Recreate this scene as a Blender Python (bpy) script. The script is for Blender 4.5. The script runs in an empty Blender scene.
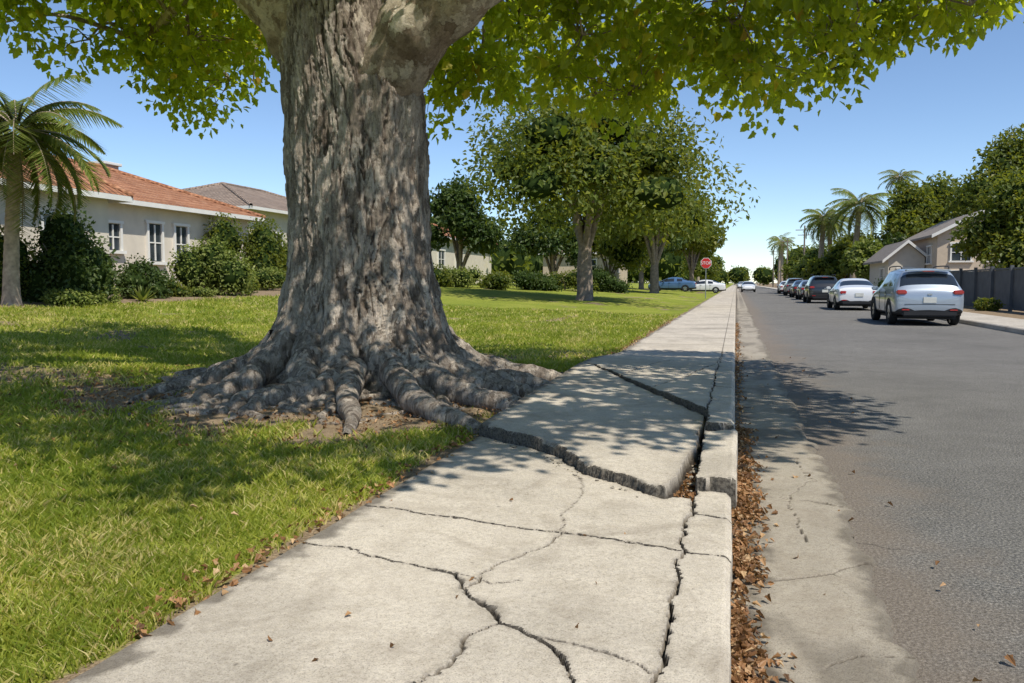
import bpy, bmesh, math, random
import numpy as np
from mathutils import Vector, Matrix
random.seed(7); rng=np.random.default_rng(11)
S=bpy.context.scene
R=math.radians
# ------------------------------------------------------------ helpers
def vnoise(x,y,z=0.0,seed=0):
    x,y,z=np.broadcast_arrays(np.asarray(x,float),np.asarray(y,float),np.asarray(z,float))
    xi=np.floor(x).astype(np.int64);yi=np.floor(y).astype(np.int64);zi=np.floor(z).astype(np.int64)
    fx=x-xi;fy=y-yi;fz=z-zi
    fx=fx*fx*(3-2*fx);fy=fy*fy*(3-2*fy);fz=fz*fz*(3-2*fz)
    def h(a,b,c):
        n=(a*374761393+b*668265263+c*2147483647+seed*974634777)&0xFFFFFFFF
        n=((n^(n>>13))*1274126177)&0xFFFFFFFF
        n=((n^(n>>15))*2246822519)&0xFFFFFFFF
        return ((n^(n>>16))&0xFFFFFF)/float(0xFFFFFF)
    r=0
    for a in (0,1):
        for b in (0,1):
            for c in (0,1):
                w=(fx if a else 1-fx)*(fy if b else 1-fy)*(fz if c else 1-fz)
                r=r+w*h(xi+a,yi+b,zi+c)
    return r*2-1
def fbm(x,y,z=0.0,seed=0,o=4):
    r=0;a=1.0;f=1.0;t=0
    for i in range(o):
        r=r+a*vnoise(np.asarray(x)*f,np.asarray(y)*f,np.asarray(z)*f,seed+i*17);t+=a;a*=.5;f*=2.03
    return r/t
def sstep(x,a,b):
    t=np.clip((x-a)/(b-a),0,1);return t*t*(3-2*t)
def link(o,parent=None):
    S.collection.objects.link(o)
    if parent is not None:o.parent=parent
    return o
def empty(name,loc=(0,0,0),rz=0):
    e=bpy.data.objects.new(name,None);e.location=loc;e.rotation_euler=(0,0,rz);e.empty_display_size=.3
    return link(e)
def mk(name,V,L,st,mat,parent=None,smooth=False,rnd=None,attrs=None,midx=None):
    me=bpy.data.meshes.new(name)
    V=np.asarray(V,np.float32).reshape(-1,3);L=np.asarray(L,np.int32).ravel();st=np.asarray(st,np.int32).ravel()
    me.vertices.add(len(V));me.vertices.foreach_set('co',V.ravel())
    me.loops.add(len(L));me.loops.foreach_set('vertex_index',L)
    me.polygons.add(len(st));me.polygons.foreach_set('loop_start',st)
    if midx is not None: me.polygons.foreach_set('material_index',np.asarray(midx,np.int32))
    me.polygons.foreach_set('use_smooth',np.full(len(st),smooth,bool))
    me.update(calc_edges=True)
    if rnd is not None:
        a=me.attributes.new('rnd','FLOAT','POINT');a.data.foreach_set('value',np.asarray(rnd,np.float32))
    for k,v in (attrs or {}).items():
        a=me.attributes.new(k,'FLOAT','POINT');a.data.foreach_set('value',np.asarray(v,np.float32).ravel())
    for m in (mat if isinstance(mat,(list,tuple)) else [mat]): me.materials.append(m)
    return link(bpy.data.objects.new(name,me),parent)
def grid(name,X,Y,Z,mat,parent=None,smooth=True,attrs=None):
    ny,nx=X.shape
    i=np.arange(ny*nx).reshape(ny,nx)
    q=np.stack([i[:-1,:-1],i[:-1,1:],i[1:,1:],i[1:,:-1]],-1).reshape(-1,4)
    V=np.stack([X,Y,Z],-1).reshape(-1,3)
    return mk(name,V,q,np.arange(len(q))*4,mat,parent,smooth,attrs=attrs)
def pyd(name,V,F,mat,parent=None,smooth=False,midx=None):
    L=[i for f in F for i in f];st=np.cumsum([0]+[len(f) for f in F[:-1]])
    return mk(name,V,L,st,mat,parent,smooth,midx=midx)
def box(name,c,s,mat,parent=None,bev=0.0,rz=0):
    bm=bmesh.new();bmesh.ops.create_cube(bm,size=1)
    for v in bm.verts: v.co=Vector((v.co.x*s[0],v.co.y*s[1],v.co.z*s[2]))
    if bev>0: bmesh.ops.bevel(bm,geom=bm.edges[:],offset=bev,segments=2,affect='EDGES')
    me=bpy.data.meshes.new(name);bm.to_mesh(me);bm.free();me.materials.append(mat)
    o=bpy.data.objects.new(name,me);o.location=c;o.rotation_euler=(0,0,rz);return link(o,parent)
def smoothpoly(P,n):
    P=np.array(P,float);m=len(P);T=np.linspace(0,m-1,n);out=[]
    for t in T:
        i=min(int(t),m-2);f=t-i
        p0=P[max(i-1,0)];p1=P[i];p2=P[i+1];p3=P[min(i+2,m-1)]
        out.append(.5*((2*p1)+(-p0+p2)*f+(2*p0-5*p1+4*p2-p3)*f*f+(-p0+3*p1-3*p2+p3)*f**3))
    return np.array(out)
class Tubes:
    def __init__(s): s.V=[];s.F=[];s.n=0
    def add(s,P,r,seg=8,nz=0.0,fr=2.0,cap=False):
        P=np.array(P,float);n=len(P);r=np.broadcast_to(np.asarray(r,float),(n,))
        T=np.gradient(P,axis=0);T/=np.linalg.norm(T,axis=1)[:,None]+1e-9
        up=np.array([0,0,1.]) if abs(T[0][2])<.8 else np.array([1.,0,0])
        a=np.linspace(0,2*np.pi,seg,endpoint=False);vs=[]
        u=np.cross(T[0],up);u/=np.linalg.norm(u)
        for i in range(n):
            u=u-T[i]*np.dot(u,T[i]);u/=np.linalg.norm(u)+1e-9
            w=np.cross(T[i],u)
            ring=P[i]+r[i]*(np.cos(a)[:,None]*u+np.sin(a)[:,None]*w);vs.append(ring)
        V=np.array(vs)
        if nz>0:
            q=V.reshape(-1,3);d=fbm(q[:,0]*fr,q[:,1]*fr,q[:,2]*fr,5,3).reshape(n,seg)
            V=P[:,None]+(V-P[:,None])*(1+nz*d[...,None])
        idx=np.arange(n*seg).reshape(n,seg)+s.n
        j=np.roll(idx,-1,axis=1)
        q=np.stack([idx[:-1],j[:-1],j[1:],idx[1:]],-1).reshape(-1,4)
        s.V.append(V.reshape(-1,3));s.F.append(q);s.n+=n*seg
    def make(s,name,mat,parent=None):
        V=np.concatenate(s.V);F=np.concatenate(s.F)
        return mk(name,V,F,np.arange(len(F))*4,mat,parent,True)
LEAF=np.array([(0,0),(.26,.0),(.30,.2),(.55,.42),(.34,.54),(.27,.76),(0,1),(-.27,.76),(-.34,.54),(-.55,.42),(-.30,.2),(-.26,.0)])
LF=[0,1,2,3,4,5,6,0,6,7,8,9,10,11];LS=[0,7]
DIA=np.array([(0,0),(.33,.45),(0,1),(-.33,.45)]);DF=[0,1,2,3];DS=[0]
def leaves(name,P,D,N,size,mat,parent=None,tmpl='leaf',rnd=None,curl=.3):
    T,F,st=(LEAF,LF,LS) if tmpl=='leaf' else (DIA,DF,DS)
    n=len(P);D=D/(np.linalg.norm(D,axis=1)[:,None]+1e-9)
    X=np.cross(D,N);X/=np.linalg.norm(X,axis=1)[:,None]+1e-9
    Z=np.cross(X,D)
    size=np.broadcast_to(size,(n,))
    asp=rng.uniform(.75,1.1,n)
    zz=-curl*T[:,1]**2+curl*.8*np.abs(T[:,0])
    V=P[:,None]+size[:,None,None]*(T[None,:,0,None]*X[:,None]*asp[:,None,None]+T[None,:,1,None]*D[:,None]+zz[None,:,None]*Z[:,None])
    k=len(T);L=(np.array(F)[None]+np.arange(n)[:,None]*k).ravel()
    stt=(np.array(st)[None]+np.arange(n)[:,None]*len(F)).ravel()
    if rnd is None: rnd=rng.random(n)
    return mk(name,V.reshape(-1,3),L,stt,mat,parent,False,rnd=np.repeat(rnd,k))
def unit(n):
    v=rng.normal(size=(n,3));return v/np.linalg.norm(v,axis=1)[:,None]
# ------------------------------------------------------------ node helpers
def newmat(name):
    m=bpy.data.materials.new(name);m.use_nodes=True;nt=m.node_tree
    for n in list(nt.nodes):nt.nodes.remove(n)
    o=nt.nodes.new('ShaderNodeOutputMaterial');return m,nt,o
def N_(nt,t,**k):
    n=nt.nodes.new(t)
    for a,b in k.items(): setattr(n,a,b)
    return n
def ramp(nt,src,stops):
    r=nt.nodes.new('ShaderNodeValToRGB');e=r.color_ramp.elements
    while len(e)<len(stops):e.new(.5)
    for i,(p,c) in enumerate(stops):
        e[i].position=p;e[i].color=(*c,1) if len(c)==3 else c
    nt.links.new(src,r.inputs[0]);return r.outputs[0]
def noise(nt,vec,scale,detail=4,rough=.55,dist=0):
    n=N_(nt,'ShaderNodeTexNoise');n.inputs['Scale'].default_value=scale;n.inputs['Detail'].default_value=detail
    n.inputs['Roughness'].default_value=rough;n.inputs['Distortion'].default_value=dist
    nt.links.new(vec,n.inputs['Vector']);return n.outputs['Fac']
def mix(nt,f,a,b,mode='MIX'):
    n=nt.nodes.new('ShaderNodeMix');n.data_type='RGBA';n.blend_type=mode
    for s,v in ((n.inputs[0],f),(n.inputs[6],a),(n.inputs[7],b)):
        if isinstance(v,(int,float)): s.default_value=v
        elif isinstance(v,tuple): s.default_value=(*v,1) if len(v)==3 else v
        else: nt.links.new(v,s)
    return n.outputs[2]
def math_(nt,op,a,b=0.0,c=None):
    n=nt.nodes.new('ShaderNodeMath');n.operation=op
    for i,v in enumerate((a,b,c)):
        if v is None: continue
        if isinstance(v,(int,float)): n.inputs[i].default_value=v
        else: nt.links.new(v,n.inputs[i])
    return n.outputs[0]
def pos(nt,scale=None):
    v=N_(nt,'ShaderNodeNewGeometry').outputs['Position']
    if scale:
        m=N_(nt,'ShaderNodeMapping');m.inputs['Scale'].default_value=scale;nt.links.new(v,m.inputs[0]);v=m.outputs[0]
    return v
def bump(nt,h,strength=.5,dist=.01,prev=None):
    b=N_(nt,'ShaderNodeBump');b.inputs['Strength'].default_value=strength;b.inputs['Distance'].default_value=dist
    nt.links.new(h,b.inputs['Height'])
    return b.outputs[0]
def prin(nt,o,col,rough=.8,nrm=None,metal=0,spec=.4,coat=0):
    p=N_(nt,'ShaderNodeBsdfPrincipled')
    if isinstance(col,tuple): p.inputs['Base Color'].default_value=(*col,1)
    else: nt.links.new(col,p.inputs['Base Color'])
    if isinstance(rough,(int,float)):p.inputs['Roughness'].default_value=rough
    else: nt.links.new(rough,p.inputs['Roughness'])
    p.inputs['Metallic'].default_value=metal;p.inputs['Specular IOR Level'].default_value=spec
    p.inputs['Coat Weight'].default_value=coat
    if nrm is not None: nt.links.new(nrm,p.inputs['Normal'])
    nt.links.new(p.outputs[0],o.inputs[0]);return p
def simple(name,col,rough=.6,metal=0,spec=.4,coat=0,var=.12,sc=3):
    m,nt,o=newmat(name);v=pos(nt)
    n=noise(nt,v,sc,3)
    c=ramp(nt,n,[(.3,tuple(x*(1-var) for x in col)),(.7,tuple(min(1,x*(1+var)) for x in col))])
    prin(nt,o,c,rough,None,metal,spec,coat);return m
def leafmat(name,stops,trans=(.25,.35,.03),tw=.35,gain=1.7):
    m,nt,o=newmat(name)
    a=N_(nt,'ShaderNodeAttribute');a.attribute_name='rnd'
    c=ramp(nt,a.outputs['Fac'],stops)
    n=noise(nt,pos(nt),.8,2);c=mix(nt,.6,c,ramp(nt,n,[(.3,(.65,.65,.65)),(.7,(1.3,1.22,1.1))]),'MULTIPLY')
    p=N_(nt,'ShaderNodeBsdfPrincipled');nt.links.new(c,p.inputs['Base Color']);p.inputs['Roughness'].default_value=.5;p.inputs['Specular IOR Level'].default_value=.3
    t=N_(nt,'ShaderNodeBsdfTranslucent');tc=mix(nt,.5,c,trans);nt.links.new(mix(nt,1.0,tc,(gain,gain,1.2),'MULTIPLY'),t.inputs[0])
    x=N_(nt,'ShaderNodeMixShader');x.inputs[0].default_value=tw
    nt.links.new(p.outputs[0],x.inputs[1]);nt.links.new(t.outputs[0],x.inputs[2]);nt.links.new(x.outputs[0],o.inputs[0]);return m
# ------------------------------------------------------------ materials
def concrete(name,base=(.53,.475,.395),crk=True):
    m,nt,o=newmat(name);v=pos(nt)
    n1=noise(nt,v,.9,6,.6);n2=noise(nt,v,7,7,.75);n3=noise(nt,v,190,3,.75);n4=noise(nt,v,45,4,.8)
    c=ramp(nt,n1,[(.25,tuple(b*.74 for b in base)),(.5,base),(.75,tuple(b*1.12 for b in base))])
    c=mix(nt,.6,c,ramp(nt,n2,[(.25,(.68,.65,.60)),(.55,(1,1,1)),(.8,(1.1,1.09,1.05))]),'MULTIPLY')
    c=mix(nt,.65,c,ramp(nt,n4,[(.3,(.62,.59,.55)),(.5,(1,1,1)),(.75,(1.15,1.14,1.1))]),'MULTIPLY')
    c=mix(nt,1.0,c,ramp(nt,n3,[(.28,(.38,.35,.31)),(.46,(1,1,1)),(.72,(1.25,1.23,1.2))]),'MULTIPLY')
    vo=N_(nt,'ShaderNodeTexVoronoi');vo.inputs['Scale'].default_value=3.8;nt.links.new(v,vo.inputs['Vector'])
    c=mix(nt,ramp(nt,vo.outputs['Distance'],[(.02,(.6,.6,.6)),(.05,(0,0,0))]),c,(.13,.11,.09))
    st=noise(nt,v,1.9,6,.7,1.2);c=mix(nt,ramp(nt,st,[(.50,(0,0,0)),(.70,(.5,.5,.5))]),c,(.25,.205,.155))
    h=math_(nt,'ADD',math_(nt,'MULTIPLY',n4,.5),math_(nt,'MULTIPLY',n3,.6))
    if crk:
        a=N_(nt,'ShaderNodeAttribute');a.attribute_name='dirt'
        c=mix(nt,a.outputs['Fac'],c,(.05,.04,.03))
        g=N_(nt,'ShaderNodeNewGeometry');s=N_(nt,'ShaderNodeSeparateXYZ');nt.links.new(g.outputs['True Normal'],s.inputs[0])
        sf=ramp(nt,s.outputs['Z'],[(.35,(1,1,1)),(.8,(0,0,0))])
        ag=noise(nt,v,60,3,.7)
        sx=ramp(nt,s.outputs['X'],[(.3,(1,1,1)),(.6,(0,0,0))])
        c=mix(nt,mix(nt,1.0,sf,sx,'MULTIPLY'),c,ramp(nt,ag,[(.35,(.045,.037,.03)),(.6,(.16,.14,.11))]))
    prin(nt,o,c,.9,bump(nt,h,.7,.005),spec=.25);return m
M_conc=concrete('concrete_walk');M_gut=concrete('concrete_gutter',(.36,.32,.26));M_conc2=concrete('concrete_far',(.48,.44,.38),False)
def asphalt():
    m,nt,o=newmat('asphalt');v=pos(nt)
    n1=noise(nt,v,.35,5,.6);n2=noise(nt,v,3,6,.75)
    vo=N_(nt,'ShaderNodeTexVoronoi');vo.inputs['Scale'].default_value=75;nt.links.new(v,vo.inputs['Vector'])
    ag=noise(nt,v,70,4,.95)
    c=ramp(nt,n1,[(.3,(.140,.137,.131)),(.5,(.168,.164,.157)),(.72,(.198,.194,.184))])
    c=mix(nt,.7,c,ramp(nt,n2,[(.25,(.72,.71,.69)),(.7,(1.16,1.15,1.13))]),'MULTIPLY')
    c=mix(nt,1.0,c,ramp(nt,ag,[(.34,(.18,.18,.18)),(.5,(.85,.85,.85)),(.64,(2.4,2.3,2.15))]),'MULTIPLY')
    s=N_(nt,'ShaderNodeSeparateXYZ');nt.links.new(v,s.inputs[0])
    e=math_(nt,'ADD',s.outputs['X'],math_(nt,'MULTIPLY',noise(nt,v,1.7,5,.6),-1.4))
    c=mix(nt,ramp(nt,e,[(0,(.6,.6,.6)),(.5,(0,0,0))]),c,mix(nt,ag,(.09,.07,.052),(.36,.29,.225)))
    dn=N_(nt,'ShaderNodeTexNoise');dn.inputs['Scale'].default_value=2.5;dn.inputs['Detail'].default_value=6;nt.links.new(v,dn.inputs['Vector'])
    dv=N_(nt,'ShaderNodeVectorMath');dv.operation='MULTIPLY_ADD';nt.links.new(dn.outputs['Color'],dv.inputs[0]);dv.inputs[1].default_value=(.6,.6,0);nt.links.new(v,dv.inputs[2])
    k=N_(nt,'ShaderNodeTexVoronoi');k.feature='DISTANCE_TO_EDGE';k.inputs['Scale'].default_value=2.4;nt.links.new(dv.outputs[0],k.inputs['Vector'])
    f=ramp(nt,k.outputs['Distance'],[(.004,(1,1,1)),(.012,(0,0,0))])
    cr=mix(nt,1.0,f,ramp(nt,noise(nt,v,.35,2),[(.53,(0,0,0)),(.62,(1,1,1))]),'MULTIPLY')
    c=mix(nt,math_(nt,'MULTIPLY',cr,.45),c,(.04,.035,.03))
    h=math_(nt,'SUBTRACT',math_(nt,'ADD',math_(nt,'MULTIPLY',vo.outputs['Distance'],-.6),ag),cr)
    prin(nt,o,c,.9,bump(nt,h,.9,.008),spec=.12);return m
M_asph=asphalt()
def groundmat():
    m,nt,o=newmat('lawn_ground');v=pos(nt)
    n1=noise(nt,v,.35,5,.6);n2=noise(nt,v,9,4,.7);n3=noise(nt,v,70,3,.8)
    g=ramp(nt,n1,[(.3,(.17,.215,.032)),(.5,(.24,.275,.045)),(.7,(.34,.335,.085))])
    g=mix(nt,.6,g,ramp(nt,n2,[(.3,(.65,.7,.6)),(.7,(1.2,1.15,1.1))]),'MULTIPLY')
    g=mix(nt,.7,g,ramp(nt,n3,[(.3,(.4,.45,.35)),(.7,(1.45,1.4,1.3))]),'MULTIPLY')
    so=ramp(nt,n3,[(.3,(.12,.082,.05)),(.7,(.42,.32,.21))])
    so=mix(nt,.6,so,ramp(nt,n2,[(.3,(.6,.6,.6)),(.7,(1.2,1.2,1.2))]),'MULTIPLY')
    a=N_(nt,'ShaderNodeAttribute');a.attribute_name='soil'
    f=ramp(nt,math_(nt,'ADD',a.outputs['Fac'],math_(nt,'MULTIPLY',math_(nt,'SUBTRACT',n2,.5),.7)),[(.38,(0,0,0)),(.6,(1,1,1))])
    prin(nt,o,mix(nt,f,g,so),.95,bump(nt,n3,.7,.02),spec=.1);return m
M_ground=groundmat()
def bark(name,scale=1.0,smooth=False,tone=1.0):
    m,nt,o=newmat(name);v=pos(nt)
    vs=pos(nt,(4.6*scale,4.6*scale,1.7*scale) if not smooth else (3.6,3.6,3.0))
    dn=N_(nt,'ShaderNodeTexNoise');dn.inputs['Scale'].default_value=2.6;dn.inputs['Detail'].default_value=6;dn.inputs['Roughness'].default_value=.65;nt.links.new(vs,dn.inputs['Vector'])
    dv=N_(nt,'ShaderNodeVectorMath');dv.operation='MULTIPLY_ADD';nt.links.new(dn.outputs['Color'],dv.inputs[0]);dv.inputs[1].default_value=(1.1,1.1,1.1);nt.links.new(vs,dv.inputs[2])
    vo=N_(nt,'ShaderNodeTexVoronoi');vo.inputs['Scale'].default_value=2.0;nt.links.new(dv.outputs[0],vo.inputs['Vector'])
    sp=N_(nt,'ShaderNodeSeparateColor');nt.links.new(vo.outputs['Color'],sp.inputs[0])
    if smooth: cs=[(0,(.25,.19,.135)),(.3,(.40,.32,.23)),(.5,(.66,.58,.45)),(.78,(.33,.27,.20)),(1,(.76,.68,.55))]
    else: cs=[(0,(.22,.18,.145)),(.25,(.36,.305,.25)),(.5,(.56,.48,.40)),(.75,(.40,.36,.31)),(1,(.74,.64,.53))]
    cs=[(p,tuple(q*tone for q in c)) for p,c in cs]
    c=ramp(nt,sp.outputs[0],cs)
    ve=N_(nt,'ShaderNodeTexVoronoi');ve.feature='DISTANCE_TO_EDGE';ve.inputs['Scale'].default_value=2.0;nt.links.new(dv.outputs[0],ve.inputs['Vector'])
    ed=ramp(nt,ve.outputs['Distance'],[(.0,(.45,.40,.35)),(.05,(1,1,1))])
    c=mix(nt,.7 if not smooth else .35,c,ed,'MULTIPLY')
    st=noise(nt,pos(nt,(24,24,5.5)),1.0,7,.75)
    if smooth: st=noise(nt,pos(nt),11,7,.75)
    c=mix(nt,.85 if not smooth else .55,c,ramp(nt,st,[(.36,(.30,.265,.235)),(.5,(1,1,1)),(.7,(1.3,1.27,1.23))]),'MULTIPLY')
    f=noise(nt,v,45,5,.75);c=mix(nt,.6,c,ramp(nt,f,[(.3,(.6,.58,.56)),(.7,(1.25,1.25,1.25))]),'MULTIPLY')
    if not smooth:
        a=N_(nt,'ShaderNodeAttribute');a.attribute_name='fis';c=mix(nt,a.outputs['Fac'],c,(.085,.063,.047))
    else:
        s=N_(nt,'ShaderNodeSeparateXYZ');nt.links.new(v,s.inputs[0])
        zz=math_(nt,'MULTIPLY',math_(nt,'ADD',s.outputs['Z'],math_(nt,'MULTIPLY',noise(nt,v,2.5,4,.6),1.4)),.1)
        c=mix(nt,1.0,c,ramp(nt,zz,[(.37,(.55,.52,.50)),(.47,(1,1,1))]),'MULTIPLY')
    h=math_(nt,'ADD',math_(nt,'MULTIPLY',st,1.5 if not smooth else .9),math_(nt,'ADD',math_(nt,'MULTIPLY',f,.5),math_(nt,'MULTIPLY',sp.outputs[1],.8 if not smooth else .5)))
    prin(nt,o,c,.9,bump(nt,h,1.0,.035 if not smooth else .03),spec=.15);return m
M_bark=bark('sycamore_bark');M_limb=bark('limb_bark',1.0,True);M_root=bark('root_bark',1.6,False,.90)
M_bark2=simple('brown_bark',(.24,.19,.15),.9,var=.35,sc=6)
M_leaf=leafmat('sycamore_leaf',[(0,(.055,.095,.012)),(.5,(.11,.165,.018)),(.85,(.18,.215,.022)),(.96,(.28,.23,.03)),(1,(.25,.12,.03))],(.54,.58,.035),.56,2.0)
M_leafD=leafmat('dark_leaf',[(0,(.025,.05,.012)),(.6,(.055,.09,.020)),(1,(.10,.13,.03))],(.15,.22,.02),.2)
M_leafM=leafmat('mid_leaf',[(0,(.045,.08,.012)),(.6,(.10,.135,.022)),(1,(.20,.20,.03))],(.36,.36,.03),.36)
M_leafL=leafmat('light_leaf',[(0,(.09,.13,.022)),(.6,(.17,.21,.045)),(1,(.27,.29,.08))],(.3,.38,.05),.25)
M_palm=leafmat('palm_leaf',[(0,(.07,.11,.025)),(.6,(.14,.185,.04)),(1,(.25,.26,.08))],(.33,.38,.06),.3)
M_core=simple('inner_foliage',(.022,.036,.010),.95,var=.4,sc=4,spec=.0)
M_grass=leafmat('grass_blade',[(0,(.14,.195,.022)),(.5,(.24,.29,.040)),(.85,(.37,.38,.065)),(1,(.60,.50,.25))],(.46,.50,.06),.35)
M_dry=leafmat('dry_leaf',[(0,(.10,.05,.022)),(.4,(.24,.12,.05)),(.75,(.38,.21,.10)),(1,(.52,.37,.21))],(.35,.2,.06),.15)
# ------------------------------------------------------------ world, sun, camera
el=R(57);sh=Vector((.80,-.60,0)).normalized()
sd=Vector((sh.x*math.cos(el),sh.y*math.cos(el),math.sin(el)))
w=bpy.data.worlds.new('World');S.world=w;w.use_nodes=True;nt=w.node_tree
for n in list(nt.nodes):nt.nodes.remove(n)
sk=nt.nodes.new('ShaderNodeTexSky');sk.sky_type='NISHITA';sk.sun_disc=False;sk.sun_elevation=el
sk.sun_rotation=math.atan2(sh.x,sh.y);sk.air_density=.80;sk.dust_density=.0;sk.ozone_density=3.5;sk.altitude=0
hs=nt.nodes.new('ShaderNodeHueSaturation');hs.inputs['Saturation'].default_value=1.0;hs.inputs['Value'].default_value=1.08
bg=nt.nodes.new('ShaderNodeBackground');bg.inputs[1].default_value=.15
ow=nt.nodes.new('ShaderNodeOutputWorld');nt.links.new(sk.outputs[0],hs.inputs['Color']);nt.links.new(hs.outputs[0],bg.inputs[0]);nt.links.new(bg.outputs[0],ow.inputs[0])
sl=bpy.data.lights.new('sun','SUN');sl.energy=5.0;sl.angle=R(.5);sl.color=(1,.94,.83)
so=link(bpy.data.objects.new('sun',sl));so.rotation_euler=sd.to_track_quat('Z','Y').to_euler();so.location=(20,-10,40)
cam=bpy.data.cameras.new('camera');cam.lens=28.125;cam.sensor_width=36;cam.clip_start=.05;cam.clip_end=4000
co=link(bpy.data.objects.new('camera',cam));co.location=(0,0,1.23);co.rotation_euler=(R(90-4.2),0,R(15.6));S.camera=co
S.view_settings.view_transform='Standard';S.view_settings.look='None';S.view_settings.exposure=0
# ------------------------------------------------------------ terrain
TX,TY=-3.9,7.85
def G(x,y):
    x=np.asarray(x,float);y=np.asarray(y,float)
    g=.11+.80*sstep(-x,5,20)+.25*sstep(y,14,38)*sstep(-x,2.2,6)
    g=g+.03*fbm(x*.6,y*.6,0,3,3)*sstep(-x,1.9,2.6)
    d=np.hypot(x-TX,y-TY);g=g+.10*np.exp(-(d/1.5)**2)
    g=np.where((x>-1.68)&(x<6.75),-.08,g)
    g=np.where(x>=6.75,.10+.4*sstep(x,12,30),g)
    return g
xs=np.unique(np.concatenate([[-900,-500,-300,-180,-120,-90,-70,-55,-46,-40],np.arange(-36,-12,.6),np.arange(-12,-1.75,.06),[-1.72,-1.69,-1.67,0,3,6.6,6.74,6.76,7,8,10,12,15,20,26,30,40,60,100,200,400,900]]))
ys=np.unique(np.concatenate([[-200,-60,-20,-8,-2,0],np.arange(.5,13,.07),np.arange(13,60,.9),[65,72,80,90,105,120,150,200,300,500,900,1800]]))
X,Y=np.meshgrid(xs,ys);Z=G(X,Y)
def soilf(x,y):
    n=fbm(x*1.5,y*1.5,0,9,4)
    dx=np.where(x>TX,(x-TX)*.62,(x-TX)*.78);d=np.hypot(dx,(y-TY+.55)*.92)
    s=1-sstep(d+n*1.2,1.35,2.6)
    s=np.maximum(s,.9*(1-sstep(np.abs(x+1.74)+n*.16,.02,.17))*(y<60))
    s=np.maximum(s,.9*sstep(-x,14.6,15.2)*(x>-22)*(y>8)*(y<34))
    s=np.maximum(s,.75*sstep(x,6.7,7))
    s=np.maximum(s,.64*sstep(fbm(x*.8,y*.8,0,31,3),.25,.55))
    return s
grid('ground',X,Y,Z+.02*vnoise(X*5,Y*5,0,8)*((X<-1.9)&(X>-12)),M_ground,attrs={'soil':soilf(X,Y)})
pyd('road',[(-.3,-30,0),(6.62,-30,0),(6.62,1500,0),(-.3,1500,0)],[(0,1,2,3)],M_asph)
# ------------------------------------------------------------ sidewalk heightfield
def segd(X,Y,P):
    d=np.full(X.shape,9.);
    for (a,b),(c,e) in zip(P[:-1],P[1:]):
        vx,vy=c-a,e-b;t=np.clip(((X-a)*vx+(Y-b)*vy)/(vx*vx+vy*vy+1e-12),0,1)
        d=np.minimum(d,np.hypot(X-a-t*vx,Y-b-t*vy))
    return d
def inpoly(X,Y,P):
    r=np.zeros(X.shape,bool);n=len(P)
    for i in range(n):
        x1,y1=P[i];x2,y2=P[(i+1)%n]
        if y1==y2: continue
        r^=((y1>Y)!=(y2>Y))&(X<(x2-x1)*(Y-y1)/(y2-y1)+x1)
    return r
yy=[.6];
while yy[-1]<13.2:
    yy.append(yy[-1]+min(.022,.0062+max(0,yy[-1]-3)*.0014))
yy=np.array(yy)
joints=np.arange(14.6,150,1.75)
far=np.concatenate([[j-.02,j-.008,j+.008,j+.02,j+.6,j+1.2] for j in joints]+[[400,1200]])
yy=np.unique(np.concatenate([yy,far]))
xx=np.concatenate([[-1.80,-1.775,-1.755],np.arange(-1.745,.0125,.0068)])
X,Y=np.meshgrid(xx,yy)
wx=.032*fbm(X*7,Y*7,0,1,5)+.007*vnoise(X*45,Y*45,0,2);wy=.032*fbm(X*7,Y*7,0,4,5)+.007*vnoise(X*45,Y*45,0,6)
near=Y<13
U=X+wx*near;W=Y+wy*near
A=[(-1.95,5.62),(-1.78,5.47),(-1.40,5.20),(-1.04,4.86),(-.80,4.50),(-.33,4.10),(-.27,4.55),(-.215,5.05),(-.20,6.2),(-.74,7.35),(-1.6,9.2),(-1.95,9.5)]
inA=inpoly(U,W,A)&(X<-.19)
crackB=[(-.19,6.2),(-.74,7.35),(-1.6,9.2),(-1.95,9.5)]
yB=np.interp(-U,[.19,.74,1.6,1.95],[6.2,7.35,9.2,9.5])
walk=X<-.19
inB=walk&(W>yB)&(Y<13.2)&~inA
gap=walk&~inA&~inB&(U>-.62)&(W>4.12)&(W<6.4)&(U>np.interp(W,[4.1,4.55,5.05,6.2],[-.33,-.27,-.215,-.2]))
Z=np.full(X.shape,.13)
prof=1-sstep(Y,9.5,13)
Z=np.where(inA,.13+.046+.020*(Y-4.1)+.012*sstep(-X,.4,1.6),Z)
Z=np.where(inB,.13+(.145+.01*sstep(-X,.3,1.6))*prof,Z)
Z=np.where(gap,.06+.05*fbm(X*14,Y*14,0,12,3),Z)
curb=X>=-.19
cz=np.where(W<4.32,.13,np.where(W<5.62,.13+.065+.025*(W-4.3),.13+.14*(1-sstep(Y,8.2,13))))
cz=np.where((W>4.32)&(W<5.62),cz+ (X+.1)*.10,cz)
Z=np.where(curb,cz,Z)
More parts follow.
